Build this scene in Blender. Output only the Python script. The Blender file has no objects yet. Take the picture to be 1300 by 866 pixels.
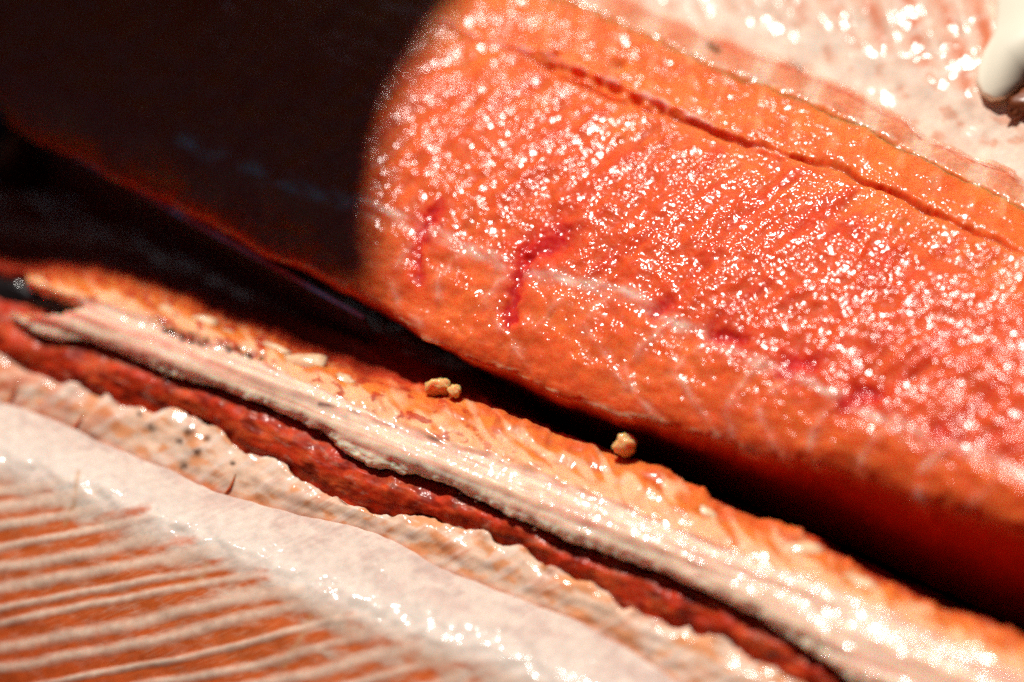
import bpy, math
import numpy as np
from mathutils import Matrix, Vector

# ------------------------------------------------------------------ camera, world, sun
sc = bpy.context.scene
sc.render.engine = 'CYCLES'
sc.cycles.use_denoising = False      # the denoiser smears the fine wet glints
sc.cycles.max_bounces = 8
PW, PH = 1300.0, 866.0
ELEV = math.radians(54)          # camera looks down by this much
ROLL = math.radians(-26)         # the camera is held tilted
DIST, LENS = 0.56, 100.0
TARGET = np.array([0.0, 0.0, 0.033])

fwd = np.array([0.0, math.cos(ELEV), -math.sin(ELEV)])
right0 = np.array([1.0, 0.0, 0.0])
up0 = np.cross(right0, fwd)
# world-up leans to the upper left of the picture
cam_r = math.cos(ROLL) * right0 + math.sin(ROLL) * up0
cam_u = -math.sin(ROLL) * right0 + math.cos(ROLL) * up0
cam_pos = TARGET - fwd * DIST
cam = bpy.data.cameras.new('camera')
cam.lens = LENS; cam.sensor_width = 36.0; cam.clip_start = 0.01; cam.clip_end = 50
cam_o = bpy.data.objects.new('camera', cam)
sc.collection.objects.link(cam_o)
m = Matrix.Identity(4)
for i in range(3):
    m[i][0], m[i][1], m[i][2], m[i][3] = cam_r[i], cam_u[i], -fwd[i], cam_pos[i]
cam_o.matrix_world = m
cam.dof.use_dof = True
cam.dof.focus_distance = 0.553
cam.dof.aperture_fstop = 4.0
sc.camera = cam_o

SUN_EL, SUN_AZ = math.radians(52), math.radians(22)     # azimuth from +Y towards +X
SUN = np.array([math.sin(SUN_AZ) * math.cos(SUN_EL), math.cos(SUN_AZ) * math.cos(SUN_EL), math.sin(SUN_EL)])
world = bpy.data.worlds.new('World'); sc.world = world; world.use_nodes = True
wn = world.node_tree.nodes; wl = world.node_tree.links
sky = wn.new('ShaderNodeTexSky'); sky.sky_type = 'NISHITA'; sky.sun_disc = False
sky.sun_elevation = SUN_EL; sky.sun_rotation = SUN_AZ; sky.altitude = 2500; sky.dust_density = 0.5
bg = wn['Background']; bg.inputs['Strength'].default_value = 0.05
wl.new(sky.outputs[0], bg.inputs[0])
sun = bpy.data.lights.new('sun', 'SUN'); sun.energy = 5.0; sun.angle = math.radians(1.6); sun.color = (1.0, 0.95, 0.87)
sun_o = bpy.data.objects.new('sun', sun); sc.collection.objects.link(sun_o)
sun_o.rotation_euler = Vector(SUN).to_track_quat('Z', 'Y').to_euler()
sun_o.location = (0.3, 1.0, 1.5)
sc.view_settings.view_transform = 'Standard'; sc.view_settings.look = 'None'
sc.view_settings.exposure = 0.0; sc.view_settings.gamma = 1.0

# ------------------------------------------------------------------ helpers
PXM = LENS / 36.0 * PW           # focal length in photo pixels

def unproject(px, py, z):
    """photo pixel -> point at height z (heights come from the table and what the piece lies on)"""
    px = np.asarray(px, float); py = np.asarray(py, float); z = np.asarray(z, float)
    dx = (px - PW / 2) / PXM; dy = -(py - PH / 2) / PXM
    d = fwd + dx[..., None] * cam_r + dy[..., None] * cam_u
    t = (z - cam_pos[2]) / d[..., 2]
    return cam_pos + d * t[..., None]

AX = np.array([0.9317, 0.3634]); NX = np.array([-0.3634, 0.9317])   # along / across the fish
def to_sw(px, py): return px * AX[0] + py * AX[1], px * NX[0] + py * NX[1]
def to_px(s, w): return s * AX[0] + w * NX[0], s * AX[1] + w * NX[1]

_rng = np.random.RandomState(7)
_perm = _rng.permutation(4096)
_gx = np.cos(np.linspace(0, 2 * np.pi, 4096, endpoint=False)[_perm]); _gy = np.sin(np.linspace(0, 2 * np.pi, 4096, endpoint=False)[_perm])
def noise(x, y, seed=0):
    x = np.asarray(x, float) + seed * 17.31; y = np.asarray(y, float) + seed * 9.77
    xi = np.floor(x).astype(int); yi = np.floor(y).astype(int); xf = x - xi; yf = y - yi
    def g(ix, iy, fx, fy):
        h = _perm[(_perm[ix & 4095] + iy * 131) & 4095]
        return _gx[h] * fx + _gy[h] * fy
    u = xf ** 3 * (xf * (xf * 6 - 15) + 10); v = yf ** 3 * (yf * (yf * 6 - 15) + 10)
    a = g(xi, yi, xf, yf); b = g(xi + 1, yi, xf - 1, yf); c = g(xi, yi + 1, xf, yf - 1); d = g(xi + 1, yi + 1, xf - 1, yf - 1)
    return (a + u * (b - a) + v * ((c + u * (d - c)) - (a + u * (b - a)))) * 1.5
def fbm(x, y, seed=0, octaves=4, gain=0.5):
    t = 0; amp = 1; f = 1
    for o in range(octaves):
        t = t + amp * noise(x * f, y * f, seed + o * 3.1); amp *= gain; f *= 2.03
    return t
def sstep(a, b, x):
    t = np.clip((x - a) / (b - a), 0, 1); return t * t * (3 - 2 * t)
def mix(c0, c1, f):
    return c0 + (np.asarray(c1, float) - c0) * np.clip(f, 0, 1)[..., None]
def line_dist(px, py, pts):
    best = np.full(px.shape, 1e9)
    for (x0, y0), (x1, y1) in zip(pts[:-1], pts[1:]):
        dx, dy = x1 - x0, y1 - y0
        t = np.clip(((px - x0) * dx + (py - y0) * dy) / (dx * dx + dy * dy), 0, 1)
        best = np.minimum(best, np.hypot(px - x0 - t * dx, py - y0 - t * dy))
    return best
def poly_sdf(px, py, pts):
    d = line_dist(px, py, pts + pts[:1]); inside = np.zeros(px.shape, bool)
    for (x0, y0), (x1, y1) in zip(pts, pts[1:] + pts[:1]):
        if y0 == y1: continue
        c = ((y0 > py) != (y1 > py)) & (px < (x1 - x0) * (py - y0) / (y1 - y0) + x0)
        inside ^= c
    return np.where(inside, -d, d)

def smooth_interp(x, xs, ys):
    """cubic Hermite through the points, linear beyond the ends"""
    xs = np.asarray(xs, float); ys = np.asarray(ys, float)
    o = np.argsort(xs); xs = xs[o]; ys = ys[o]
    h = np.diff(xs); dl = np.diff(ys) / h
    mm = np.empty_like(ys); mm[0] = dl[0]; mm[-1] = dl[-1]
    if len(xs) > 2: mm[1:-1] = (dl[:-1] * h[1:] + dl[1:] * h[:-1]) / (h[1:] + h[:-1])
    k = np.clip(np.searchsorted(xs, x) - 1, 0, len(xs) - 2)
    t = (x - xs[k]) / h[k]
    r = (2*t**3-3*t**2+1)*ys[k] + (t**3-2*t**2+t)*h[k]*mm[k] + (-2*t**3+3*t**2)*ys[k+1] + (t**3-t**2)*h[k]*mm[k+1]
    r = np.where(x < xs[0], ys[0] + np.clip(mm[0], -.3, .3) * (x - xs[0]), r)
    r = np.where(x > xs[-1], ys[-1] + np.clip(mm[-1], -.3, .3) * (x - xs[-1]), r)
    return r

class Loft:
    """a skin through curves that run along the fish; each curve = (pixel list, height or height list)"""
    def __init__(self, curves, s0, s1, ns, rows, wob=None):
        S = np.linspace(s0, s1, ns)
        W = []; Z = []
        for k, (pts, z) in enumerate(curves):
            pts = np.array(pts, float); s, w = to_sw(pts[:, 0], pts[:, 1])
            ww = smooth_interp(S, s, w)
            if wob and k in wob: ww = ww + wob[k](S)
            W.append(ww)
            if np.ndim(z) == 0: Z.append(np.full(ns, float(z)))
            else: Z.append(np.interp(S, [a for a, _ in z], [b for _, b in z]))
        W = np.array(W); Z = np.array(Z)          # curves x ns
        vs = np.concatenate([np.linspace(k, k + 1, r, endpoint=False) for k, r in enumerate(rows)] + [[len(curves) - 1.0]])
        def cr(A):
            d = np.diff(A, axis=0)
            mm = np.empty_like(A); mm[0] = d[0]; mm[-1] = d[-1]
            same = d[:-1] * d[1:] > 0
            mm[1:-1] = np.where(same, 2 * d[:-1] * d[1:] / np.where(same, d[:-1] + d[1:], 1), 0)
            k = np.minimum(vs.astype(int), len(A) - 2); t = (vs - k)[:, None]
            return (2*t**3-3*t**2+1)*A[k] + (t**3-2*t**2+t)*mm[k] + (-2*t**3+3*t**2)*A[k+1] + (t**3-t**2)*mm[k+1]
        self.v = np.repeat(vs[:, None], ns, 1); self.s = np.repeat(S[None], len(vs), 0)
        self.w = cr(W); self.z = cr(Z)
        self.px, self.py = to_px(self.s, self.w)
        self.P = unproject(self.px, self.py, self.z)
    def normals(self):
        a = np.gradient(self.P, axis=1); b = np.gradient(self.P, axis=0)
        n = np.cross(b, a); n /= np.linalg.norm(n, axis=2, keepdims=True) + 1e-12
        flip = np.where(n @ np.array([0, 0, 1.0]) < -0.35, 1, 1)
        if np.mean(n[..., 2]) < 0: n = -n
        return n * flip[..., None]
    def displace(self, d): self.P = self.P + self.normals() * d[..., None]

col = sc.collection
def mesh_obj(name, verts, faces, mat, parent=None, smooth=True):
    me = bpy.data.meshes.new(name); me.from_pydata(verts, [], faces); me.update()
    if smooth: me.polygons.foreach_set('use_smooth', [True] * len(me.polygons))
    o = bpy.data.objects.new(name, me); col.objects.link(o); me.materials.append(mat)
    o.parent = parent
    return o
def grid_obj(name, P, mat, parent=None, color=None, grain=None, keep=None):
    r, c = P.shape[:2]
    me = bpy.data.meshes.new(name)
    idx = np.arange(r * c).reshape(r, c)
    q = np.stack([idx[:-1, :-1], idx[1:, :-1], idx[1:, 1:], idx[:-1, 1:]], -1).reshape(-1, 4)
    # orient upwards
    n = np.cross(P[1:, :-1] - P[:-1, :-1], P[:-1, 1:] - P[:-1, :-1])
    if np.mean(n[..., 2]) < 0: q = q[:, ::-1]
    me.vertices.add(r * c); me.vertices.foreach_set('co', P.reshape(-1).astype(np.float32))
    me.loops.add(q.size); me.loops.foreach_set('vertex_index', q.reshape(-1).astype(np.int32))
    me.polygons.add(len(q)); me.polygons.foreach_set('loop_start', np.arange(0, q.size, 4, dtype=np.int32))
    me.polygons.foreach_set('use_smooth', np.ones(len(q), bool))
    me.update(calc_edges=True); me.validate()
    if color is not None:
        at = me.color_attributes.new('tint', 'FLOAT_COLOR', 'POINT')
        rgba = np.ones((r * c, 4), np.float32); rgba[:, :3] = np.clip(color.reshape(-1, 3), 0, 1)
        if grain is not None: rgba[:, 3] = np.clip(np.broadcast_to(grain, (r, c)).reshape(-1), 0, 1)
        at.data.foreach_set('color', rgba.reshape(-1))
    o = bpy.data.objects.new(name, me); col.objects.link(o); me.materials.append(mat); o.parent = parent
    return o
def tag(o, label=None, cat=None, group=None, kind=None):
    if label: o['label'] = label
    if cat: o['category'] = cat
    if group: o['group'] = group
    if kind: o['kind'] = kind
    return o
def empty(name, loc=(0, 0, 0)):
    o = bpy.data.objects.new(name, None); col.objects.link(o); o.empty_display_size = 0.01; return o

# ------------------------------------------------------------------ materials
def wet(name, rough=0.35, sss=0.003, radius=(1.0, 0.28, 0.12), bead=1300, bead_h=0.00012, bump_scale=500, bump_h=0.0001,
        coat=0.6, coat_rough=0.12, tint=None, mottle=0.18, mottle_scale=350, clump=120, stretch=(1, 1, 1), sssw=1.0, dry=0.15, spec=0.2):
    """moist tissue: colour from the tint attribute (or one colour), fine grain, a wet film that glints"""
    mt = bpy.data.materials.new(name); mt.use_nodes = True
    N = mt.node_tree.nodes; L = mt.node_tree.links
    b = N['Principled BSDF']
    tc = N.new('ShaderNodeTexCoord')
    mp = N.new('ShaderNodeMapping'); mp.inputs['Scale'].default_value = stretch
    mp.inputs['Rotation'].default_value = (0, 0, 0)
    L.new(tc.outputs['Object'], mp.inputs['Vector'])
    if tint is None:
        at = N.new('ShaderNodeVertexColor'); at.layer_name = 'tint'; csock = at.outputs['Color']; gsock = at.outputs['Alpha']
    else:
        rg = N.new('ShaderNodeRGB'); rg.outputs[0].default_value = (*tint, 1); csock = rg.outputs[0]; gsock = None
    n1 = N.new('ShaderNodeTexNoise'); n1.inputs['Scale'].default_value = mottle_scale; n1.inputs['Detail'].default_value = 3
    L.new(mp.outputs[0], n1.inputs['Vector'])
    mr = N.new('ShaderNodeMapRange'); mr.inputs[1].default_value = 0.3; mr.inputs[2].default_value = 0.7
    mr.inputs[3].default_value = 1 - mottle; mr.inputs[4].default_value = 1 + mottle
    L.new(n1.outputs['Fac'], mr.inputs[0])
    mul = N.new('ShaderNodeVectorMath'); mul.operation = 'SCALE'
    L.new(csock, mul.inputs[0]); L.new(mr.outputs[0], mul.inputs['Scale'])
    L.new(mul.outputs[0], b.inputs['Base Color'])
    b.inputs['Roughness'].default_value = rough; b.inputs['IOR'].default_value = 1.38; b.inputs['Specular IOR Level'].default_value = spec
    b.inputs['Subsurface Weight'].default_value = sssw
    b.inputs['Subsurface Radius'].default_value = radius; b.inputs['Subsurface Scale'].default_value = sss
    b.inputs['Coat Weight'].default_value = coat; b.inputs['Coat Roughness'].default_value = coat_rough; b.inputs['Coat IOR'].default_value = 1.4
    # relief: soft base bump
    n2 = N.new('ShaderNodeTexNoise'); n2.inputs['Scale'].default_value = bump_scale; n2.inputs['Detail'].default_value = 2
    L.new(mp.outputs[0], n2.inputs['Vector'])
    b1 = N.new('ShaderNodeBump'); b1.inputs['Strength'].default_value = 1; b1.inputs['Distance'].default_value = bump_h
    L.new(n2.outputs['Fac'], b1.inputs['Height'])
    L.new(b1.outputs[0], b.inputs['Normal'])
    # wet film: beads that each catch the sun
    vo = N.new('ShaderNodeTexVoronoi'); vo.feature = 'F1'; vo.inputs['Scale'].default_value = bead
    dn = N.new('ShaderNodeTexNoise'); dn.inputs['Scale'].default_value = bead * 0.6; dn.inputs['Detail'].default_value = 1
    ad = N.new('ShaderNodeVectorMath'); ad.operation = 'SCALE'; ad.inputs['Scale'].default_value = 1.2 / bead
    a2 = N.new('ShaderNodeVectorMath'); a2.operation = 'ADD'
    L.new(mp.outputs[0], dn.inputs['Vector']); L.new(dn.outputs['Color'], ad.inputs[0]); L.new(ad.outputs[0], a2.inputs[0]); L.new(mp.outputs[0], a2.inputs[1])
    L.new(a2.outputs[0], vo.inputs['Vector'])
    n3 = N.new('ShaderNodeTexNoise'); n3.inputs['Scale'].default_value = clump; n3.inputs['Detail'].default_value = 1
    L.new(mp.outputs[0], n3.inputs['Vector'])
    m3 = N.new('ShaderNodeMapRange'); m3.inputs[1].default_value = 0.35; m3.inputs[2].default_value = 0.6; m3.inputs[3].default_value = 0.25; m3.inputs[4].default_value = 1.0
    L.new(n3.outputs['Fac'], m3.inputs[0])
    st = m3.outputs[0]
    if gsock is not None:
        gm = N.new('ShaderNodeMath'); gm.operation = 'MULTIPLY'; L.new(st, gm.inputs[0]); L.new(gsock, gm.inputs[1]); st = gm.outputs[0]
    if gsock is not None:
        cw = N.new('ShaderNodeMapRange'); cw.inputs[3].default_value = dry * coat; cw.inputs[4].default_value = coat
        L.new(gsock, cw.inputs[0]); L.new(cw.outputs[0], b.inputs['Coat Weight'])
    b2 = N.new('ShaderNodeBump'); b2.invert = True; b2.inputs['Distance'].default_value = bead_h
    sq = N.new('ShaderNodeMath'); sq.operation = 'POWER'; sq.inputs[1].default_value = 2.0; L.new(vo.outputs['Distance'], sq.inputs[0])
    L.new(st, b2.inputs['Strength']); L.new(sq.outputs[0], b2.inputs['Height']); L.new(b1.outputs[0], b2.inputs['Normal'])
    L.new(b2.outputs[0], b.inputs['Coat Normal'])
    return mt

def plain(name, c, rough=0.5, metallic=0.0, nscale=80, var=0.3, bump=0.0003):
    mt = bpy.data.materials.new(name); mt.use_nodes = True
    N = mt.node_tree.nodes; L = mt.node_tree.links; b = N['Principled BSDF']
    tc = N.new('ShaderNodeTexCoord'); n = N.new('ShaderNodeTexNoise'); n.inputs['Scale'].default_value = nscale; n.inputs['Detail'].default_value = 6
    L.new(tc.outputs['Object'], n.inputs['Vector'])
    cr = N.new('ShaderNodeValToRGB'); cr.color_ramp.elements[0].position = 0.3; cr.color_ramp.elements[1].position = 0.7
    cr.color_ramp.elements[0].color = (*[k * (1 - var) for k in c], 1); cr.color_ramp.elements[1].color = (*[min(1, k * (1 + var)) for k in c], 1)
    L.new(n.outputs['Fac'], cr.inputs[0]); L.new(cr.outputs[0], b.inputs['Base Color'])
    b.inputs['Roughness'].default_value = rough; b.inputs['Metallic'].default_value = metallic
    bp = N.new('ShaderNodeBump'); bp.inputs['Distance'].default_value = bump; bp.inputs['Strength'].default_value = 0.5
    L.new(n.outputs['Fac'], bp.inputs['Height']); L.new(bp.outputs[0], b.inputs['Normal'])
    return mt

M_FLESH = wet('wet_orange_flesh', rough=0.5, sss=0.0042, radius=(1, .16, .06), bead=1000, bead_h=0.00018, bump_scale=420, bump_h=0.00003, coat=0.55, coat_rough=0.14, spec=0.08, mottle=0.14, mottle_scale=420, clump=170)
M_EDGE = wet('thin_pink_membrane', rough=0.4, sss=0.003, bead=500, bead_h=0.00015, bump_h=0.00006, bump_scale=250, coat=0.8, coat_rough=0.12, mottle=0.1)
M_BONE = wet('wet_backbone_tissue', rough=0.38, sss=0.0030, radius=(1, .35, .18), bead=600, bead_h=0.00022, bump_scale=300, bump_h=0.00004, coat=1.0, coat_rough=0.11, mottle=0.12, clump=140)
M_BLOOD = wet('dark_red_blood_line', rough=0.45, sss=0.002, bead=700, bead_h=0.0002, bump_scale=350, bump_h=0.0001, spec=.1, coat=0.2, coat_rough=0.16, mottle=0.3, clump=120)
M_LIN = wet('pale_belly_lining', rough=0.5, sss=0.0007, sssw=0.35, spec=0.1, radius=(1, .45, .3), bead=680, bead_h=0.00022, bump_scale=350, bump_h=0.00003, coat=0.8, coat_rough=0.12, mottle=0.10, clump=60, mottle_scale=500)
M_RIB = wet('whitish_rib_tissue', rough=0.5, sss=0.001, radius=(1, .5, .35), tint=(.76, .54, .40), bead=400, bead_h=0.00005, bump_h=.00003, coat=0.3, mottle=0.2, sssw=0.0)
M_CRUMB = wet('pale_orange_crumb', rough=0.4, sss=0.004, tint=(.96, .42, .17), bead=600, bead_h=0.0002, coat=0.8, mottle=0.12, sssw=1)
M_CLOT = wet('black_wet_clot', rough=0.3, sss=0.001, tint=(.012, .008, .008), bead=300, bead_h=0.0004, coat=1.0, coat_rough=0.16, sssw=0.0)
M_TABLE = plain('dark_tabletop', (.008, .009, .006), 0.8)
M_STEEL = plain('blade_steel', (.45, .47, .50), 0.33, 1.0, 300, 0.15, 0.00003)
M_GRIP = plain('black_plastic_grip', (.01, .01, .01), 0.45)
M_WHITE = plain('cream_plastic', (.84, .77, .62), 0.35, 0, 40, 0.04, 0.0001)
M_BLOCKER = plain('black_light_blocker', (.004, .004, .004), 0.9, 0, 60, 0.3, 0.0005)
M_BLOCKER.node_tree.nodes['Principled BSDF'].inputs['Specular IOR Level'].default_value = 0.05
M_BROWN = plain('brown_scrap', (.22, .06, .02), 0.35, 0, 300, 0.4, 0.0004)

# ------------------------------------------------------------------ table
tb = mesh_obj('tabletop', [(-6, -6, -.002), (6, -6, -.002), (6, 6, -.002), (-6, 6, -.002)], [(0, 1, 2, 3)], M_TABLE, smooth=False)
tag(tb, 'black tabletop under the fish', 'table', kind='structure')

# ------------------------------------------------------------------ upper fillet
gap = [(200, 262), (330, 330), (430, 378), (510, 418), (620, 482), (750, 560), (850, 603), (1000, 668), (1150, 735), (1300, 806)]
f2 = [(220, 262), (330, 316), (420, 356), (485, 392), (540, 428), (640, 472), (740, 512), (850, 542), (960, 572), (1060, 594), (1130, 620), (1200, 645), (1300, 676)]
seam = [(230, 180), (370, 236), (480, 268), (560, 300), (650, 340), (720, 356), (790, 370), (860, 412), (900, 428), (950, 455), (1000, 472), (1060, 500), (1150, 545), (1200, 562), (1240, 578), (1300, 606)]
groove = [(400, -60), (570, 22), (690, 84), (760, 118), (830, 140), (900, 165), (1000, 196), (1060, 212), (1130, 243), (1200, 278), (1300, 322)]
memb = [(420, -170), (560, -85), (700, -12), (760, 14), (850, 55), (930, 92), (1000, 116), (1100, 162), (1200, 212), (1300, 262)]
crest = [(440, -230), (600, -100), (700, -46), (790, 0), (850, 28), (930, 60), (1000, 86), (1060, 110), (1130, 146), (1180, 180), (1220, 200), (1260, 210), (1300, 238)]
def shift(c, d): return [(x + NX[0] * d, y + NX[1] * d) for x, y in c]
def blend(a, b, t):
    S = np.linspace(200, 1500, 14)
    A = np.array(a, float); B = np.array(b, float)
    sa, wa = to_sw(A[:, 0], A[:, 1]); sb, wb = to_sw(B[:, 0], B[:, 1])
    w = smooth_interp(S, sa, wa) * (1 - t) + smooth_interp(S, sb, wb) * t
    x, y = to_px(S, w); return list(zip(x, y))

fillet = empty('salmon_fillet')
tag(fillet, 'thick bright orange raw salmon fillet with glistening cut face and red blood spots', 'salmon fillet')
L = Loft([(shift(gap, -6), [(300, .022), (650, .018), (900, .006), (1500, .0)]),
          (blend(gap, f2, .5), [(300, .026), (650, .026), (900, .021), (1500, .018)]),
          (f2, .0368), (blend(f2, seam, .3), .0392), (seam, .0410), (blend(seam, groove, .35), .0412),
          (blend(seam, groove, .7), .0400), (groove, .0382), (blend(groove, memb, .5), .0368), (memb, .0345), (shift(memb, -14), .030)],
         -120, 1640, 1080, [14, 20, 26, 34, 50, 55, 50, 36, 36, 8],
         wob={2: lambda S: 3.5 * fbm(S / 45, S * 0, 3)})
px, py, s, w = L.px, L.py, L.s, L.w
# relief
d = 0.0004 * fbm(s / 60, w / 40, 1) + 0.00008 * fbm(s / 18, w / 18, 2, 2) + 0.00003 * noise(s / 4.0, w / 4.0, 5)
face = sstep(4.0, 4.3, L.v) * (1 - sstep(6.6, 7.0, L.v))
dir_u = px * .80 - py * .60; dir_v = px * .60 + py * .80           # muscle bands lean up to the right
warp = 14 * noise(px / 120, py / 120, 8)
d += face * (0.00030 * noise(dir_u / 90, (dir_v + warp) / 18, 12) + 0.00006 * noise(dir_u / 30, (dir_v + warp) / 9, 13))
rag = 6 * fbm(s / 37, s * 0 + 3, 21, 4, .6)
gd = line_dist(px, py + rag * .6, groove)
gopen = np.interp(s, [540, 640, 700, 780, 860, 1100, 1300, 1600], [0, .2, 1, .5, 1, 1, .7, .5]) * np.clip(0.75 + 0.9 * noise(s / 48, s * 0, 31), .1, 1.4)
d -= 0.0017 * np.exp(-(gd / (2.6 + 1.6 * np.clip(noise(s / 60, s * 0, 32) + .4, 0, 1))) ** 2) * gopen
sep = [(560, 28), (620, 52), (690, 68), (745, 92), (790, 108), (850, 136), (930, 170), (1000, 200)]
sd = line_dist(px, py + 4 * noise(s / 18, s * 0, 40), sep)
d += 0.0007 * np.exp(-(sd / 4) ** 2)
d -= 0.0022 * np.exp(-(line_dist(px, py, [(700, 82), (740, 96), (770, 108), (800, 122), (850, 142)]) / 4) ** 2) * np.clip(.5 + 1.6 * noise(s / 16, w / 30, 44), 0, 1)
for pit in [((786, 82), 9), ((705, 70), 5)]:
    d -= 0.002 * np.exp(-(np.hypot(px - pit[0][0], py - pit[0][1]) / pit[1]) ** 2)
# colours
base = np.array([.72, .092, .020]); c = np.broadcast_to(base, L.P.shape).copy()
orange = np.array([.80, .175, .036]); deep = np.array([.62, .044, .009]); pale = np.array([.78, .50, .40]); blood = np.array([.58, .004, .012])
f_or = sstep(5.9, 6.8, L.v) * (0.75 + .5 * fbm(s / 80, w / 40, 50))
c = mix(c, orange, f_or)
c = mix(c, deep, face * sstep(.0, .7, fbm(dir_u / 140, dir_v / 30, 51)) * .75)
c = mix(c, [.82, .155, .032], sstep(2.2, 3, L.v) * (1 - sstep(3.7, 4.1, L.v)) * (.55 + .6 * fbm(s / 60, w / 40, 52)))
c = mix(c, orange, (1 - sstep(560, 760, px)) * face * .3)
# thin pale sheets between the muscle flakes under the seam
d_seam = line_dist(px, py + 5 * noise(s / 22, s * 0, 60), seam)
sheet = np.exp(-(d_seam / 9) ** 2) * np.clip(.55 + .9 * noise(s / 30, w / 12, 61), 0, 1)
arcs = []
for x0, y0, k in [(548, 292, .8), (600, 318, .9), (664, 344, 1), (735, 358, 1), (788, 372, .9), (850, 408, 1), (905, 436, 1), (962, 462, 1), (1010, 482, .9), (1068, 510, 1), (1130, 540, 1), (1205, 570, 1), (1275, 600, .8)]:
    # each arc leaves the seam, swings back and runs down along the flank
    r1, r2, r3 = _rng.uniform(-12, 12), _rng.uniform(-14, 14), _rng.uniform(.25, 1.0)
    arcs.append(([(x0 + 8, y0 - 6), (x0 - 22 + r1, y0 + 14), (x0 - 40 + r1, y0 + 34 + .4 * r2), (x0 - 44 + r2, y0 + 60), (x0 - 30 + r2, y0 + 92 + r1), (x0 - 4 + r2, y0 + 120)][:(6 if r3 > .6 else 4)], k * r3))
for pts, k in arcs:
    dd = line_dist(px, py + 3 * noise(s / 20, w / 20, 62), pts)
    sheet = np.maximum(sheet, k * (.42 * np.exp(-(dd / 2.6) ** 2) + .34 * np.exp(-(dd / 8.0) ** 2)) * np.clip(.6 + .9 * noise(s / 24, w / 24, 63), 0, 1))
    d += 0.00025 * np.exp(-(dd / 4) ** 2) * k
sheet *= 1 - sstep(4.3, 4.6, L.v)
c = mix(c, pale, sheet * .9)
bands = .5 + .5 * np.sin((px * .93 + py * .25 + 12 * noise(px / 60, py / 60, 172)) / 46 * 2 * np.pi)
c = mix(c, [.80, .36, .18], sstep(7.2, 7.6, L.v) * sstep(.75, 1, bands) * .45 * np.clip(.5 + noise(s / 30, w / 16, 173), 0, 1))
d += sstep(7.1, 7.4, L.v) * .00018 * bands
c = mix(c, [.80, .42, .36], np.exp(-(sd / 3.5) ** 2) * np.clip(.5 + 1.2 * noise(s / 25, s * 0, 64), 0, 1) * .9)
# ragged white fat along the lower rim
rim = np.exp(-((L.v - 2.12) / .16) ** 2) * np.clip(.15 + 1.3 * fbm(s / 30, w / 10, 65, 3), 0, 1) * (1 - sstep(820, 1000, px)) * .7
c = mix(c, [.74, .48, .30], rim)
d += rim * .0003
stains = [([(548, 268), (536, 296), (528, 330), (532, 352)], 6, .8), ([(560, 262), (540, 285)], 7, .6),
          ([(712, 300), (690, 314), (668, 322)], 10, 1.0), ([(668, 326), (658, 352), (650, 385), (646, 412)], 6, 1.0),
          ([(850, 384), (832, 396)], 7, .7), ([(910, 424), (938, 430)], 8, 1.0), ([(1004, 460), (1026, 462)], 10, 1.0),
          ([(1088, 498), (1112, 502)], 8, 1.0), ([(1070, 514), (1084, 512)], 7, .8), ([(986, 478), (1000, 474)], 6, .6), ([(1190, 550), (1212, 556)], 8, .5)]
for pts, r, k in stains:
    dd = line_dist(px + 6 * fbm(px / 16, py / 16, 66, 3), py + 6 * fbm(px / 16, py / 16, 67, 3), pts)
    f = k * np.exp(-(dd / (r * 1.25)) ** 2); c = mix(c, blood, f * 1.25 * np.clip(.85 + .5 * noise(px / 6, py / 6, 69), 0, 1)); c = mix(c, [.66, .035, .02], k * .45 * np.exp(-(dd / (r * 2.4)) ** 2)); d -= .0007 * f
c = mix(c, [.50, .03, .012], np.exp(-(gd / 3) ** 2) * .7 * np.clip(gopen, 0, 1))
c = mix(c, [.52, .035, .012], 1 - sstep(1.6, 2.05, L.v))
fr = 1 - sstep(8.6, 9.0, L.v)
c = mix(c, [.76, .46, .30], np.exp(-((L.v - 8.95) / .12) ** 2) * np.clip(.4 + 1.3 * noise(s / 14, w / 9, 68), 0, 1) * .9)
L.displace(d)
grain = .45 + .55 * face + .55 * sstep(2.3, 3.2, L.v) * (1 - face)
grain = grain * np.where(L.v > 6.3, 1 - .2 * sstep(6.3, 6.9, L.v), 1)
grid_obj('cut_flesh', L.P, M_FLESH, fillet, c, grain)

# thin pink membrane turning over the far edge
L = Loft([(shift(memb, 16), .0343), (memb, .0351), (blend(memb, crest, .55), .0335), (crest, .0312), (shift(crest, -6), .026), (shift(crest, 2), .012)],
         420, 1640, 760, [8, 26, 26, 8, 12], wob={0: lambda S: 9 * fbm(S / 60, S * 0, 71, 3)})
px, py, s, w = L.px, L.py, L.s, L.w
st = .5 + .5 * np.sin((px * .93 + py * .25 + 10 * noise(px / 70, py / 70, 72)) / 72 * 2 * np.pi)
c = np.broadcast_to(np.array([.68, .27, .15]), L.P.shape).copy()
c = mix(c, [.64, .15, .055], .7 * sstep(.35, .95, st) * (.7 + .6 * fbm(s / 30, w / 20, 73)))
c = mix(c, [.76, .50, .36], sstep(.35, .05, st) * .6)
c = mix(c, [.52, .07, .03], np.exp(-((L.v - 2.85) / .3) ** 2) * .9 * np.clip(.5 + noise(s / 30, w, 74), 0, 1))
c = mix(c, [.78, .52, .38], (1 - sstep(.8, 1.5, L.v)) * np.clip(.3 + 1.4 * noise(s / 12, w / 12, 75), 0, 1))
c = mix(c, [.80, .21, .055], 1 - sstep(.75, 1.2, L.v + .12 * noise(s / 14, w / 14, 78)))
for bx, by in [(905, 60), (1222, 188), (1010, 84)]:
    c = mix(c, [.16, .05, .01], np.exp(-(line_dist(px, py, [(bx - 5, by - 3), (bx + 6, by + 4)]) / 4) ** 2) * .9)
L.displace(.0004 * fbm(s / 40, w / 25, 76) + .0003 * st + .00012 * noise(s / 8, w / 8, 77))
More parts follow.
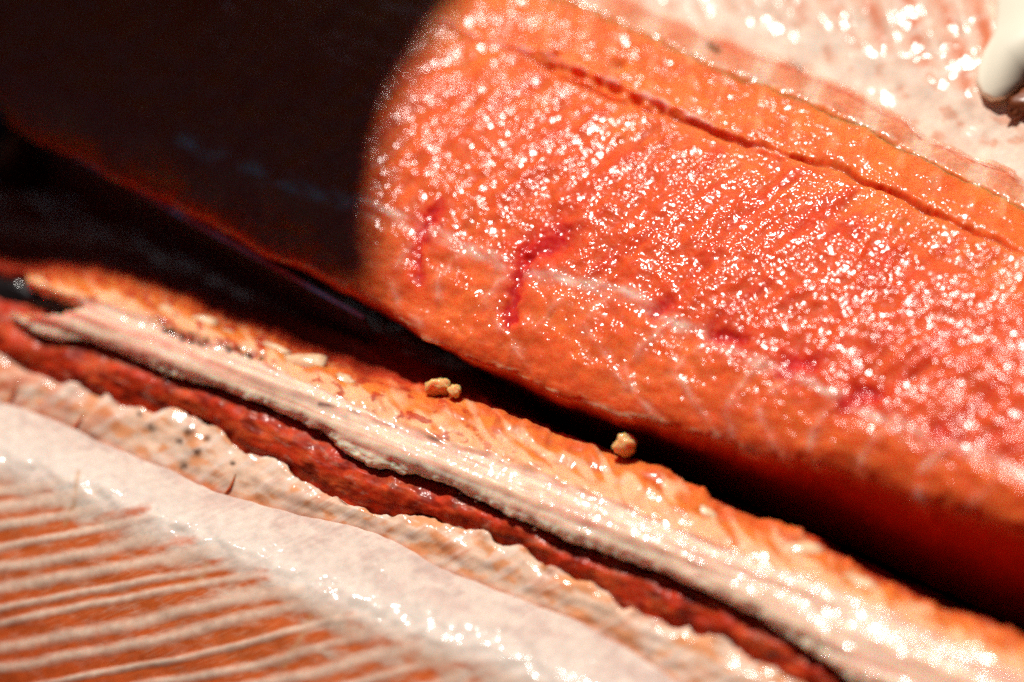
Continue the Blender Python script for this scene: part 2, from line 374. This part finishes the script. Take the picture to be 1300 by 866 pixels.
grid_obj('edge_membrane', L.P, M_EDGE, fillet, c, .35 + .5 * np.exp(-((L.v - 1.2) / .4) ** 2) + .5 * np.exp(-((L.v - 3.0) / .25) ** 2))

# ------------------------------------------------------------------ striped piece behind
flap = empty('salmon_belly_piece')
tag(flap, 'pale whitish pink salmon belly piece with faint rib stripes, behind the orange fillet', 'salmon belly')
L = Loft([(shift(crest, 14), .0212), (shift(crest, -30), .0222), (shift(crest, -75), .0228), (shift(crest, -150), .0222), (shift(crest, -330), .018)],
         560, 1620, 640, [14, 40, 60, 60])
px, py, s, w = L.px, L.py, L.s, L.w
def flap_q(px, py): return px - .42 * py + .0012 * py * py + 9 * noise(px / 110, py / 110, 81)
q = flap_q(px, py)
qc = [840, 893, 938, 985, 1032, 1075, 1122, 1168, 1212, 1250]
c = np.broadcast_to(np.array([.78, .60, .48]), L.P.shape).copy()
upz = sstep(1.5, 2.6, L.v + .35 * fbm(s / 60, w / 40, 82))
c = mix(c, [.72, .42, .30], upz * .9)
for k in range(len(qc) - 1):
    mid = .5 * (qc[k] + qc[k + 1]) + 4
    c = mix(c, [.58, .14, .05], np.exp(-((q - mid) / 11) ** 2) * upz * np.clip(.75 + 1.0 * fbm(px / 40, py / 34, 83 + k), 0, 1) * .95)
c = mix(c, [.60, .20, .09], sstep(.15, .7, fbm(px / 30, py / 24, 95)) * (1 - upz) * .55)
c = mix(c, [.78, .66, .56], sstep(.1, .6, fbm(px / 26, py / 20, 96)) * .5)
L.displace(.0006 * fbm(px / 70, py / 60, 97, 2) + .00005 * fbm(px / 14, py / 14, 98, 2))
grid_obj('belly_lining', L.P, M_LIN, flap, c, np.clip(.02 + .26 * np.exp(-((L.v - 1.1) / .5) ** 2) * (.4 + fbm(px / 40, py / 40, 99)), 0, 1))
def surf_strip(L, pts, width, height, name, mat, parent, taper=True):
    """a low rounded strand lying on a lofted skin along a pixel path"""
    pts = np.array(pts, float); n = len(pts)
    ss, ww = to_sw(pts[:, 0], pts[:, 1]); C = []
    for a, b in zip(ss, ww):
        j = int(np.clip(np.searchsorted(L.s[0], a), 1, L.s.shape[1] - 1))
        o = np.argsort(L.w[:, j]); zz = np.interp(b, L.w[o, j], L.P[o, j, 2])
        C.append(zz)
    C = np.array(C); k = np.ones(5) / 5
    C = np.max([np.pad(C, 2, 'edge')[i:i + n] for i in range(5)], 0); C = np.convolve(np.pad(C, 2, 'edge'), k, 'valid')
    P = unproject(pts[:, 0], pts[:, 1], C)
    T = np.gradient(P, axis=0); T /= np.linalg.norm(T, axis=1, keepdims=True)
    B = np.cross(T, [0, 0, 1.0]); B /= np.linalg.norm(B, axis=1, keepdims=True); U = np.cross(B, T)
    verts = []; faces = []; m_ = 6
    for i in range(n):
        e = math.sin(math.pi * min(max((i + .5) / n, 0), 1)) ** .35 if taper else 1
        for a in range(m_):
            th = 2 * math.pi * a / m_
            verts.append(tuple(P[i] + B[i] * width * e * math.cos(th) + U[i] * (height * e * math.sin(th) - height * .62)))
    for i in range(n - 1):
        for a in range(m_):
            faces.append((i * m_ + a, i * m_ + (a + 1) % m_, (i + 1) * m_ + (a + 1) % m_, (i + 1) * m_ + a))
    faces.append(tuple(range(m_))[::-1]); faces.append(tuple((n - 1) * m_ + a for a in range(m_)))
    return mesh_obj(name, verts, faces, mat, parent)
def rib_ribbon(L, C, pts, half_px, height, white, name, mat, parent, seed):
    """a low rounded rib under the skin: follows the skin, its flanks take the skin's own colour"""
    pts = np.array(pts, float); n = len(pts); T = np.gradient(pts, axis=0); T /= np.linalg.norm(T, axis=1, keepdims=True)
    Q = np.stack([-T[:, 1], T[:, 0]], 1); off = np.linspace(-1, 1, 9)
    P = np.zeros((9, n, 3)); K = np.zeros((9, n, 3))
    for a, o in enumerate(off):
        xy = pts + Q * (o * half_px); ss, ww = to_sw(xy[:, 0], xy[:, 1])
        for i in range(n):
            j = int(np.clip(np.round((ss[i] - L.s[0, 0]) / (L.s[0, 1] - L.s[0, 0])), 0, L.s.shape[1] - 1))
            od = np.argsort(L.w[:, j]); wj = L.w[od, j]
            pos = np.array([np.interp(ww[i], wj, L.P[od, j, m_]) for m_ in range(3)])
            e = math.sin(math.pi * (i + .5) / n) ** .4
            pos[2] += height * (math.cos(o * math.pi / 2) ** 1.5 - .12) * e
            f = math.exp(-(o / .5) ** 2) * e * (.75 + .5 * float(noise(np.array(i * .35), np.array(o * .6), seed)))
            P[a, i] = pos
            base_c = np.array([np.interp(ww[i], wj, C[od, j, m_]) for m_ in range(3)])
            K[a, i] = base_c + (np.array(white) - base_c) * min(max(f, 0), 1)
    return grid_obj(name, P, mat, parent, K, .06)
for k, qq in enumerate(qc):
    y = np.linspace(-60, 62 + 22 * math.sin(k * 2.1) + (qq - 900) * .1, 60)
    x = qq + .42 * y - .0012 * y * y
    x = x - 9 * noise(x / 110, y / 110, 81)
    rib_ribbon(L, c, np.c_[x, y], 8, .00015, (.80, .60, .48), 'rib', M_LIN, flap, 600 + k)

# ------------------------------------------------------------------ lower half: backbone ridge, blood line, membranes
half = empty('salmon_half')
tag(half, 'opened salmon half with pale backbone ridge, dark red blood line and striped belly lining', 'salmon half')
top = [(-60, 330), (30, 352), (70, 346), (130, 348), (180, 364), (220, 378), (330, 424), (420, 460), (480, 484), (545, 494), (620, 512), (700, 545), (780, 574), (850, 596), (920, 642), (1000, 668), (1090, 722), (1200, 772), (1300, 806)]
upper = [(-60, 352), (30, 366), (110, 380), (200, 410), (300, 446), (400, 492), (500, 538), (600, 572), (750, 628), (900, 690), (1050, 748), (1300, 862)]
lower = [(-60, 372), (10, 398), (60, 424), (130, 440), (200, 470), (300, 500), (400, 546), (470, 588), (560, 612), (640, 650), (750, 694), (880, 742), (960, 778), (1040, 832), (1080, 862), (1160, 905)]
L = Loft([(shift(gap, -2), [(100, -.001), (430, .001), (600, .016), (800, .010), (1500, -.001)]), (blend(gap, top, .6), [(100, .006), (430, .010), (600, .0225), (800, .018), (1500, .012)]),
          (top, .0290), (blend(top, upper, .45), .0325), (upper, .0345), (blend(upper, lower, .5), .0348), (lower, .0324), (shift(lower, 2), .0308), (shift(lower, -14), .018)],
         60, 1680, 1080, [16, 22, 34, 38, 44, 44, 8, 10],
         wob={2: lambda S: 5 * fbm(S / 30, S * 0, 101, 4), 4: lambda S: 4 * fbm(S / 34, S * 0, 104, 3), 6: lambda S: 3.5 * fbm(S / 30, S * 0, 102, 3), 7: lambda S: 3.5 * fbm(S / 30, S * 0, 102, 3)})
px, py, s, w = L.px, L.py, L.s, L.w
strip = sstep(3.8, 4.1, L.v)
crust = sstep(1.8, 2.1, L.v) * (1 - strip)
d = crust * (.0006 * fbm(s / 44, w / 26, 111, 2) + .00012 * np.abs(noise(s / 12, w / 10, 112)))
d += strip * (.0006 * noise(s / 220, w / 17, 113) + .00008 * noise(s / 90, w / 7, 114) + .0002 * fbm(s / 40, w / 22, 115, 2))
lipf = np.exp(-((L.v - 5.85) / .28) ** 2)
d += lipf * .0005 * fbm(s / 18, w / 14, 116, 3)
d += (1 - sstep(1.6, 2, L.v)) * .0008 * fbm(s / 60, w / 14, 117)
c = np.broadcast_to(np.array([.50, .045, .015]), L.P.shape).copy()
c = mix(c, [.74, .20, .035], crust * (.85 + .4 * fbm(s / 40, w / 14, 118)))
c = mix(c, [.84, .44, .24], crust * sstep(-.25, .45, noise((px * .6 + py * .8) / 34, (px * .8 - py * .6) / 12, 119) + .9 * sstep(2.6, 3.8, L.v) - .25) * .9)
c = mix(c, [.60, .085, .02], crust * (1 - sstep(2.1, 2.9, L.v + .5 * noise(s / 30, w / 30, 219))) * .8)
c = mix(c, [.42, .03, .012], crust * sstep(.15, .6, fbm(s / 20, w / 15, 120)) * (1 - sstep(500, 800, px)) * .8)
cs = np.array([.90, .60, .44]); c = mix(c, cs, strip)
c = mix(c, [.86, .42, .31], strip * sstep(-.05, .5, noise(s / 150, w / 8, 121)) * .75)
c = mix(c, [.80, .64, .50], strip * sstep(.1, .5, noise(s / 190, w / 7, 122)) * .7)
c = mix(c, [.74, .22, .15], strip * (1 - sstep(150, 480, px)) * sstep(-.3, .4, noise(s / 120, w / 9, 123)) * .7)
dk = line_dist(px, py + 3 * noise(s / 50, s * 0, 124), [(405, 512), (450, 524), (520, 548), (590, 572)])
c = mix(c, [.22, .11, .09], np.exp(-(dk / 2.2) ** 2) * np.clip(.2 + 1.6 * noise(s / 25, s * 0, 125), 0, 1) * .8)
for bl in [[(200, 406), (215, 418), (240, 428)], [(285, 440), (330, 452)], [(232, 424), (262, 434)], [(60, 372), (95, 385)]]:
    dd = line_dist(px + 4 * noise(px / 9, py / 9, 126), py, bl)
    c = mix(c, [.07, .02, .008], np.exp(-(dd / 6) ** 2) * np.clip(.4 + 1.5 * noise(px / 9, py / 7, 127), 0, 1)); d -= .0010 * np.exp(-(dd / 6) ** 2)
c = mix(c, [.80, .62, .45], lipf * np.clip(.4 + .9 * noise(s / 16, w / 10, 128), 0, 1) * .7)
# the left end is cut open: two prongs either side of a hollow
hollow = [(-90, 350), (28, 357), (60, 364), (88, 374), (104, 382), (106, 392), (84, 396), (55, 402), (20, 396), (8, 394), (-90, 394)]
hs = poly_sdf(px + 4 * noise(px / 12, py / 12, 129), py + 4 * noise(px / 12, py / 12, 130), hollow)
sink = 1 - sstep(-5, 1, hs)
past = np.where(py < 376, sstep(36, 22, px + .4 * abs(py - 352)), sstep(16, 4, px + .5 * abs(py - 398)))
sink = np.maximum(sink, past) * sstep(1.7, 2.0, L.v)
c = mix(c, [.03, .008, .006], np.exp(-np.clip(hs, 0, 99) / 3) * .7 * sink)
L.displace(d)
L.P[..., 2] -= .020 * sink * (L.P[..., 2] > .02)
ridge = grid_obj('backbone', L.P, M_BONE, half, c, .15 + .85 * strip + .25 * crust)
ridge_L = L

# blood line trough
edge = [(-60, 440), (0, 452), (40, 470), (90, 490), (150, 511), (180, 520), (230, 526), (270, 542), (310, 572), (340, 582), (400, 616), (430, 634), (530, 656), (600, 676), (640, 690), (700, 720), (760, 750), (800, 776), (860, 792), (920, 816), (1000, 862), (1060, 890)]
L = Loft([(shift(lower, -26), [(100, .0290), (600, .0293), (1100, .0275)]), (blend(lower, edge, .35), [(100, .0308), (600, .0311), (1100, .0300)]), (blend(lower, edge, .75), [(100, .0298), (600, .0300), (1100, .0292)]), (edge, .0278), (shift(edge, 26), .023)],
         40, 1500, 760, [24, 34, 30, 16])
px, py, s, w = L.px, L.py, L.s, L.w
f = fbm(s / 50, w / 26, 141)
c = np.broadcast_to(np.array([.46, .034, .008]), L.P.shape).copy()
c = mix(c, [.54, .075, .018], sstep(-.2, .6, f))
c = mix(c, [.20, .010, .004], sstep(.0, .6, fbm(s / 40, w / 16, 142)) * .8)
c = mix(c, [.42, .16, .10], sstep(.35, .7, fbm(s / 22, w / 10, 143)) * .55)
L.displace(.0004 * fbm(s / 44, w / 26, 144, 2) + .0001 * fbm(s / 10, w / 10, 145, 2))
grid_obj('blood_line', L.P, M_BLOOD, half, c, np.clip(.25 + .6 * fbm(s / 60, w / 30, 146), .05, 1))

# torn membrane strip
white = [(-60, 482), (0, 513), (60, 532), (130, 562), (200, 592), (280, 626), (330, 642), (420, 664), (480, 680), (560, 722), (620, 746), (700, 776), (760, 802), (820, 842), (860, 868), (930, 905)]
jag = lambda S: 6 * fbm(S / 34, S * 0, 151, 4) - 8 * np.clip(noise(S / 20, S * 0, 152), 0, 1) ** 2
L = Loft([(shift(edge, 5), .0260), (edge, .0288), (blend(edge, white, .3), .0292), (blend(edge, white, .8), .0280), (shift(white, 12), .0265)],
         40, 1500, 860, [8, 26, 40, 16], wob={0: jag, 1: jag})
px, py, s, w = L.px, L.py, L.s, L.w
fu = px * .85 - py * .5; fv = px * .5 + py * .85
fib = noise(fu / 60, fv / 12, 153); fib2 = noise(fu / 40, fv / 3.0, 154)
c = np.broadcast_to(np.array([.76, .50, .36]), L.P.shape).copy()
c = mix(c, [.72, .27, .10], sstep(-.15, .45, fbm(s / 46, w / 22, 155)) * .85)
c = mix(c, [.80, .62, .52], sstep(.0, .5, fib) * .6)
c = mix(c, [.62, .17, .07], sstep(.15, .7, .5 * fib2 + .8 * noise(s / 60, w / 30, 156)) * .5)
c = mix(c, [.56, .12, .05], sstep(3.0, 3.7, L.v) * np.clip(.7 + .8 * noise(s / 60, w / 20, 157), 0, 1) * .75)
c = mix(c, [.50, .09, .04], (1 - sstep(40, 190, px)) * sstep(.9, 1.6, L.v) * np.clip(.4 + noise(fu / 50, fv / 14, 158), 0, 1) * .8)
for bx, by, r in [(240, 549, 7), (228, 560, 4), (192, 543, 6), (178, 526, 4), (250, 574, 5), (232, 592, 6), (295, 588, 3), (262, 556, 5)]:
    dd = np.hypot(px - bx + 3 * noise(px / 6, py / 6, 159), py - by); c = mix(c, [.06, .018, .006], np.exp(-(dd / r) ** 2) * .9)
L.displace(.00035 * fbm(s / 44, w / 26, 160, 2) + .00010 * fib + .00002 * fib2)
L.P[..., 2] += .0012 * np.clip(noise(L.s / 26, L.w / 40, 161), -.5, 1) * np.exp(-((L.v - 1) / .5) ** 2)
grid_obj('torn_membrane', L.P, M_LIN, half, c, .55)
tornL = L
for pts in [[(24, 478), (18, 495), (9, 514)], [(108, 524), (98, 537), (88, 552)], [(300, 600), (292, 618), (284, 628)]]:
    P2 = np.array(pts, float); t = np.linspace(0, 1, 12)
    surf_strip(L, np.c_[np.interp(t, [0, .5, 1], P2[:, 0]), np.interp(t, [0, .5, 1], P2[:, 1])], .00035, .0004, 'blood_vessel', M_BLOODV if 'M_BLOODV' in globals() else globals().setdefault('M_BLOODV', wet('reddish_vessel', tint=(.52, .13, .05), bead=500, bead_h=.0001, coat=.6)), half)

# belly lining with ribs
hil = [(-60, 556), (0, 580), (53, 599), (152, 636), (230, 673), (304, 698), (353, 724), (406, 744), (450, 763), (560, 806), (655, 842), (720, 870)]
jag2 = lambda S: 2.0 * fbm(S / 50, S * 0, 171, 3)
L = Loft([(shift(white, 8), .0270), (shift(white, 1), .0284), (shift(white, -1), .0290), (shift(white, 10), .0298), (hil, .0325), (shift(hil, 60), .0308), (shift(hil, 170), .0260), (shift(hil, 380), .013)],
         -40, 1420, 900, [5, 5, 12, 44, 40, 70, 80], wob={0: jag2, 1: jag2, 2: jag2})
px, py, s, w = L.px, L.py, L.s, L.w
def rib_q(px, py): return py + .165 * px + .00008 * px * px + 6 * noise(px / 190, py / 70, 172) + 1.2 * noise(px / 60, py / 30, 372)
q = rib_q(px, py)
rq = [622, 645, 668, 692, 717, 744, 771, 790, 822, 846, 874, 902, 930, 957, 984, 1010]
wv = (w - np.repeat(smooth_interp(L.s[0], *[np.array(a) for a in to_sw(np.array(hil)[:, 0], np.array(hil)[:, 1])])[None], w.shape[0], 0))   # px below the shiny crease
red = np.ones(px.shape)
for k, qq in enumerate(rq):
    wd = 6.5 + 2.6 * math.sin(k * 1.7)
    red = red * (1 - (.92 - .2 * math.sin(k * 3.3) ** 2) * np.exp(-((q - qq) / wd) ** 2))
fade = sstep(2, 60, wv + 40 * fbm(px / 60, py / 30, 173) - np.clip(px - 200, 0, 400) * .06)
red = red * fade * sstep(590, 640, q)
hat = noise((px * .45 + py) / 2.6, (px - .4 * py) / 26, 174)            # fine cross hatching of the membrane
lin = np.array([.66, .51, .43]); c = np.broadcast_to(lin, L.P.shape).copy()
c = mix(c, [.52, .35, .30], sstep(-.15, .5, fbm(s / 60, w / 30, 175) + .35 * noise((px * .5 + py) / 5, (px - .5 * py) / 40, 275)) * .6)
c = mix(c, [.72, .60, .52], np.exp(-((wv + 6) / 26) ** 2) * .8)  # lighter band along the crease, its sheen put into the colour
c = mix(c, [.66, .42, .29], sstep(0, 40, wv) * (.6 + .3 * fbm(px / 40, py / 20, 176)))
c = mix(c, [.54, .105, .022], red * (1.10 + .35 * fbm(px / 30, py / 10, 177)) - .12 * np.clip(hat, 0, 1))
c = mix(c, [.46, .060, .012], red * sstep(70, 260, wv + 50 * fbm(px / 70, py / 30, 379)) * .7)
c = mix(c, [.62, .40, .26], np.clip(hat, 0, 1) * sstep(10, 60, wv) * (1 - sstep(120, 230, wv)) * .35)
for pts, r in [([(262, 716), (258, 730), (245, 742), (225, 744)], 3.5), ([(100, 600), (94, 640), (82, 665)], 3), ([(395, 780), (380, 815), (360, 845)], 3.5)]:
    c = mix(c, [.52, .26, .12], np.exp(-(line_dist(px, py, pts) / r) ** 2) * .6)
ridgeh = (1 - red) * sstep(10, 90, wv)
L.displace(.0003 * fbm(s / 90, w / 50, 178, 2) + .00016 * noise((px * .5 + py) / 34, (px - .5 * py) / 22, 378) * (1 - sstep(-5, 30, wv)) + .00014 * ridgeh + .00005 * fbm(px / 16, py / 14, 179, 2) * (1 - sstep(20, 80, wv) * .6)
           + .00003 * hat + .0004 * np.exp(-(wv / 14) ** 2) * noise(s / 26, w / 20, 180))
grid_obj('belly_lining', L.P, M_LIN, half, c, np.clip(.06 + 1.0 * np.exp(-((wv + 2) / 15) ** 2) * (.6 + .8 * fbm(s / 50, w / 30, 181)), 0, 1))
for k, qq in enumerate(rq):
    x1 = np.interp(qq, [600, 700, 800, 900, 1010], [40, 170, 330, 470, 590]) + 25 * math.sin(k * 2.7)
    x = np.linspace(-50, x1 + 20, 110)
    y = qq - .165 * x - .00008 * x * x
    for it in range(4): y = y - (rib_q(x, y) - qq)
    ok = y < 1000
    if ok.sum() > 8 and np.any((y < 880) & (x > -20)):
        rib_ribbon(L, c, np.c_[x[ok], y[ok]], 9.5 + 2.2 * math.sin(k * 1.7), .00012, (.72, .50, .38), 'rib', M_LIN, half, 700 + k)

# yellowish vertebra knobs along the ridge, standing out of the crust
def blob(name, px_, py_, z, r, mat, parent, squash=(1, 1, 1), rot=0.0, seed=0, lump=.22, sub=3):
    import bmesh
    bm = bmesh.new(); bmesh.ops.create_icosphere(bm, subdivisions=sub, radius=1)
    P0 = unproject(px_, py_, z); cr, sr = math.cos(rot), math.sin(rot)
    for v in bm.verts:
        x, y, zz = v.co
        k = 1 + lump * float(noise(np.array(x * 1.6 + zz), np.array(y * 1.6 - zz), seed)) + lump * .4 * float(noise(np.array(x * 4 + zz * 3), np.array(y * 4), seed + 3))
        x, y, zz = x * k * squash[0] * r, y * k * squash[1] * r, zz * k * squash[2] * r
        v.co = (x * cr - y * sr, x * sr + y * cr, zz)
    me = bpy.data.meshes.new(name); bm.to_mesh(me); bm.free()
    me.polygons.foreach_set('use_smooth', [True] * len(me.polygons)); me.materials.append(mat)
    o = bpy.data.objects.new(name, me); col.objects.link(o); o.location = P0; o.parent = parent
    return o
M_KNOB = wet('translucent_cartilage', rough=0.3, sss=0.003, radius=(1, .5, .25), tint=(.84, .48, .29), bead=400, bead_h=.0002, coat=.8, coat_rough=.1, mottle=.2, sssw=.4)
for k, (x, y) in enumerate([(192, 398), (240, 415), (282, 428), (330, 446), (378, 462), (425, 484), (490, 520), (545, 540), (612, 566), (676, 586), (735, 604), (800, 626), (868, 650), (930, 682), (1000, 706), (1075, 742), (1150, 776)]):
    blob('vertebra_knob', x, y, .0313, .0028 + .0006 * math.sin(k * 2.3), M_KNOB, half, (1.9, .8, .34), math.radians(-38 + 10 * math.sin(k * 1.9)), 200 + k, .35)
M_BEAD = wet('water_beads', rough=.08, sss=.001, tint=(.60, .35, .24), coat=1, coat_rough=.05, bead=200, bead_h=.00005)
bv, bf = [], []
rb = np.random.RandomState(3)
lp = np.array(lower, float); ls, lw = to_sw(lp[:, 0], lp[:, 1])
for k in range(70):
    a = rb.uniform(220, 1000); b = smooth_interp(np.array([a]), ls, lw)[0] + rb.uniform(-3, 7)
    x, y = to_px(a, b); r = rb.uniform(.00022, .00048); P0 = unproject(x, y, .030 + rb.uniform(-.0015, .0015))
    base_i = len(bv)
    for i in range(5):
        th = math.pi * i / 4
        for j in range(8):
            ph = 2 * math.pi * j / 8
            bv.append(tuple(P0 + r * np.array([math.sin(th) * math.cos(ph), math.sin(th) * math.sin(ph), math.cos(th)])))
    for i in range(4):
        for j in range(8):
            bf.append((base_i + i * 8 + j, base_i + (i + 1) * 8 + j, base_i + (i + 1) * 8 + (j + 1) % 8, base_i + i * 8 + (j + 1) % 8))
tag(mesh_obj('water_beads', bv, bf, M_BEAD, half), kind='stuff')
fa = unproject(0, 380, .03); fb = unproject(100, 402, .03)
blob('dark_clot', 24, 377, .0272, .0058, M_CLOT, half, (2.6, .62, .62), math.atan2(fb[1] - fa[1], fb[0] - fa[0]), 301, .22, 4)

# ------------------------------------------------------------------ crumbs of flesh lying on the ridge
cr1 = blob('flesh_crumb', 793, 566, .0325, .0022, M_CRUMB, None, (1, .95, 1), .4, 401, .35)
tag(cr1, 'single round pale orange crumb of flesh on the far rim of the backbone ridge', 'fish crumb')
cr2 = blob('flesh_crumb', 556, 491, .0310, .0020, M_CRUMB, None, (1.3, .8, .9), -.4, 402, .4)
tag(cr2, 'larger lumpy crumb of the touching pair on the backbone ridge', 'fish crumb')
cr3 = blob('flesh_crumb', 577, 497, .0312, .0013, M_CRUMB, None, (1, 1, .9), .2, 403, .35)
tag(cr3, 'smaller crumb of the touching pair on the backbone ridge', 'fish crumb')

# ------------------------------------------------------------------ knife in the cut (dark, in the shade)
knife = empty('knife')
tag(knife, 'dark narrow knife in black shade, blade slid between fillet and backbone', 'knife')
a3 = unproject(8, 148, .0375); b3 = unproject(462, 403, .0310)
K = b3 - a3; klen = np.linalg.norm(K); K /= klen
side = np.cross(K, [0, 0, 1.0]); side /= np.linalg.norm(side); dn = np.cross(K, side); dn *= np.sign(-dn[2])
verts, faces = [], []
nk = 28
for i in range(nk + 1):
    t = i / nk; h = .026 * (1 - .55 * t ** 3); th = .0008 * (1 - .5 * t)
    o = a3 + K * klen * t
    for sx, dz in [(-th, 0), (th, 0), (th * .8, h * .6), (0, h), (-th * .8, h * .6)]:
        verts.append(tuple(o + side * sx + dn * dz))
for i in range(nk):
    for j in range(5):
        faces.append((i * 5 + j, i * 5 + (j + 1) % 5, (i + 1) * 5 + (j + 1) % 5, (i + 1) * 5 + j))
faces += [tuple(range(5))[::-1], tuple(nk * 5 + j for j in range(5))]
mesh_obj('blade', verts, faces, M_STEEL, knife, smooth=False)
verts, faces = [], []
prof = [(.000, .006), (.002, .0125), (.008, .0135), (.030, .0115), (.070, .0130), (.105, .0140), (.116, .010), (.119, .003)]
for t, r in prof:
    o = a3 - K * (t - .004) + dn * .012
    for j in range(16):
        ph = 2 * math.pi * j / 16
        verts.append(tuple(o + side * math.cos(ph) * r * .72 + dn * math.sin(ph) * r))
for i in range(len(prof) - 1):
    for j in range(16): faces.append((i * 16 + j, i * 16 + (j + 1) % 16, (i + 1) * 16 + (j + 1) % 16, (i + 1) * 16 + j))
faces += [tuple(range(16))[::-1], tuple((len(prof) - 1) * 16 + j for j in range(16))]
mesh_obj('handle', verts, faces, M_GRIP, knife)

# ------------------------------------------------------------------ white board on the table at the far corner
outline = [(1268, -70), (1265, -20), (1264, 20), (1260, 44), (1248, 66), (1240, 86), (1238, 104), (1244, 120), (1258, 129), (1274, 127), (1288, 116), (1302, 102), (1400, 60), (1500, 20), (1500, -70)]
on = len(outline); verts, faces = [], []
cx, cy = 1370, 10
for shr, z in ((.985, .0195), (1.0, .0215), (1.0, .0235), (.985, .0250), (.95, .0258)):
    for x, y in outline: verts.append(tuple(unproject(cx + (x - cx) * shr, cy + (y - cy) * shr, z)))
for k in range(4):
    for i in range(on): faces.append((k * on + i, k * on + (i + 1) % on, (k + 1) * on + (i + 1) % on, (k + 1) * on + i))
faces += [tuple(range(on))[::-1], tuple(4 * on + i for i in range(on))]
bo = mesh_obj('cutting_board', verts, faces, M_WHITE)
tag(bo, 'blurred cream white plastic board corner resting on the striped belly piece', 'cutting board')
b1 = blob('fish_scrap', 1303, 128, .0240, .0032, M_BROWN, None, (1.5, .9, .6), .3, 501, .4)
tag(b1, 'small reddish brown fish scrap beside the cream white board corner', 'fish scrap')

# ------------------------------------------------------------------ added unseen black sheet above, shaped to cast the far-left shade
edge_px = [(660, -160), (612, -40), (566, 50), (518, 150), (496, 240), (488, 320), (494, 372), (462, 398), (400, 385), (300, 350), (200, 312), (100, 276), (0, 244), (-150, 200), (-400, 130)]
T_UP = 0.34
rim3 = [unproject(x, y, .036) + SUN * (T_UP / SUN[2]) for x, y in edge_px]
verts, faces = [], []
rows = 24; nr = len(rim3)
for k in range(rows + 1):
    t = k / rows
    for i, p in enumerate(rim3):
        f = i / (nr - 1)
        # the sheet slopes down to the far side and to the left
        ang = math.radians(86 + 64 * f)
        anchor = np.array([0.75 * math.cos(ang), 0.15 + 0.75 * math.sin(ang), 0.02])
        q3 = p * (1 - t) + anchor * t
        q3[2] += .02 * math.sin(math.pi * t) + .012 * t * math.sin(i * 1.3 + t * 9)
        verts.append(tuple(q3))
nv = len(verts)
verts += [(x, y, z + .002) for x, y, z in verts]
for k in range(rows):
    for i in range(nr - 1):
        a = k * nr + i; faces.append((a, a + nr, a + nr + 1, a + 1)); faces.append((nv + a, nv + a + 1, nv + a + nr + 1, nv + a + nr))
for i in range(nr - 1): faces.append((i, i + 1, nv + i + 1, nv + i))
for k in range(rows):
    a = k * nr; faces.append((a, nv + a, nv + a + nr, a + nr))
    a = k * nr + nr - 1; faces.append((a, a + nr, nv + a + nr, nv + a))
tp = mesh_obj('sun_blocker', verts, faces, M_BLOCKER)
tag(tp, 'added black sheet above the fish, unseen, shading its left end', 'sun_blocker')

# added unseen black screen round the camera side, keeps sky light off the fish
verts, faces = [], []
nc, nz = 90, 6
for j in range(nz + 1):
    for i in range(nc + 1):
        ang = math.radians(150 + 258 * i / nc); r = .85 + .025 * math.sin(i * .9) * (1 - .4 * j / nz)
        verts.append((r * math.cos(ang), .1 + r * math.sin(ang), -.002 + 2.0 * j / nz))
nv = len(verts)
verts += [(x * 1.006, (y - .1) * 1.006 + .1, z) for x, y, z in verts]
for j in range(nz):
    for i in range(nc):
        a = j * (nc + 1) + i; faces.append((a, a + 1, a + nc + 2, a + nc + 1)); faces.append((nv + a, nv + a + nc + 1, nv + a + nc + 2, nv + a + 1))
for i in range(nc):
    a = nz * (nc + 1) + i; faces.append((a, a + 1, nv + a + 1, nv + a))
ct = mesh_obj('sky_blocker', verts, faces, M_BLOCKER)
tag(ct, 'added black folded screen round the near side, unseen, blocking sky light', 'sky_blocker')
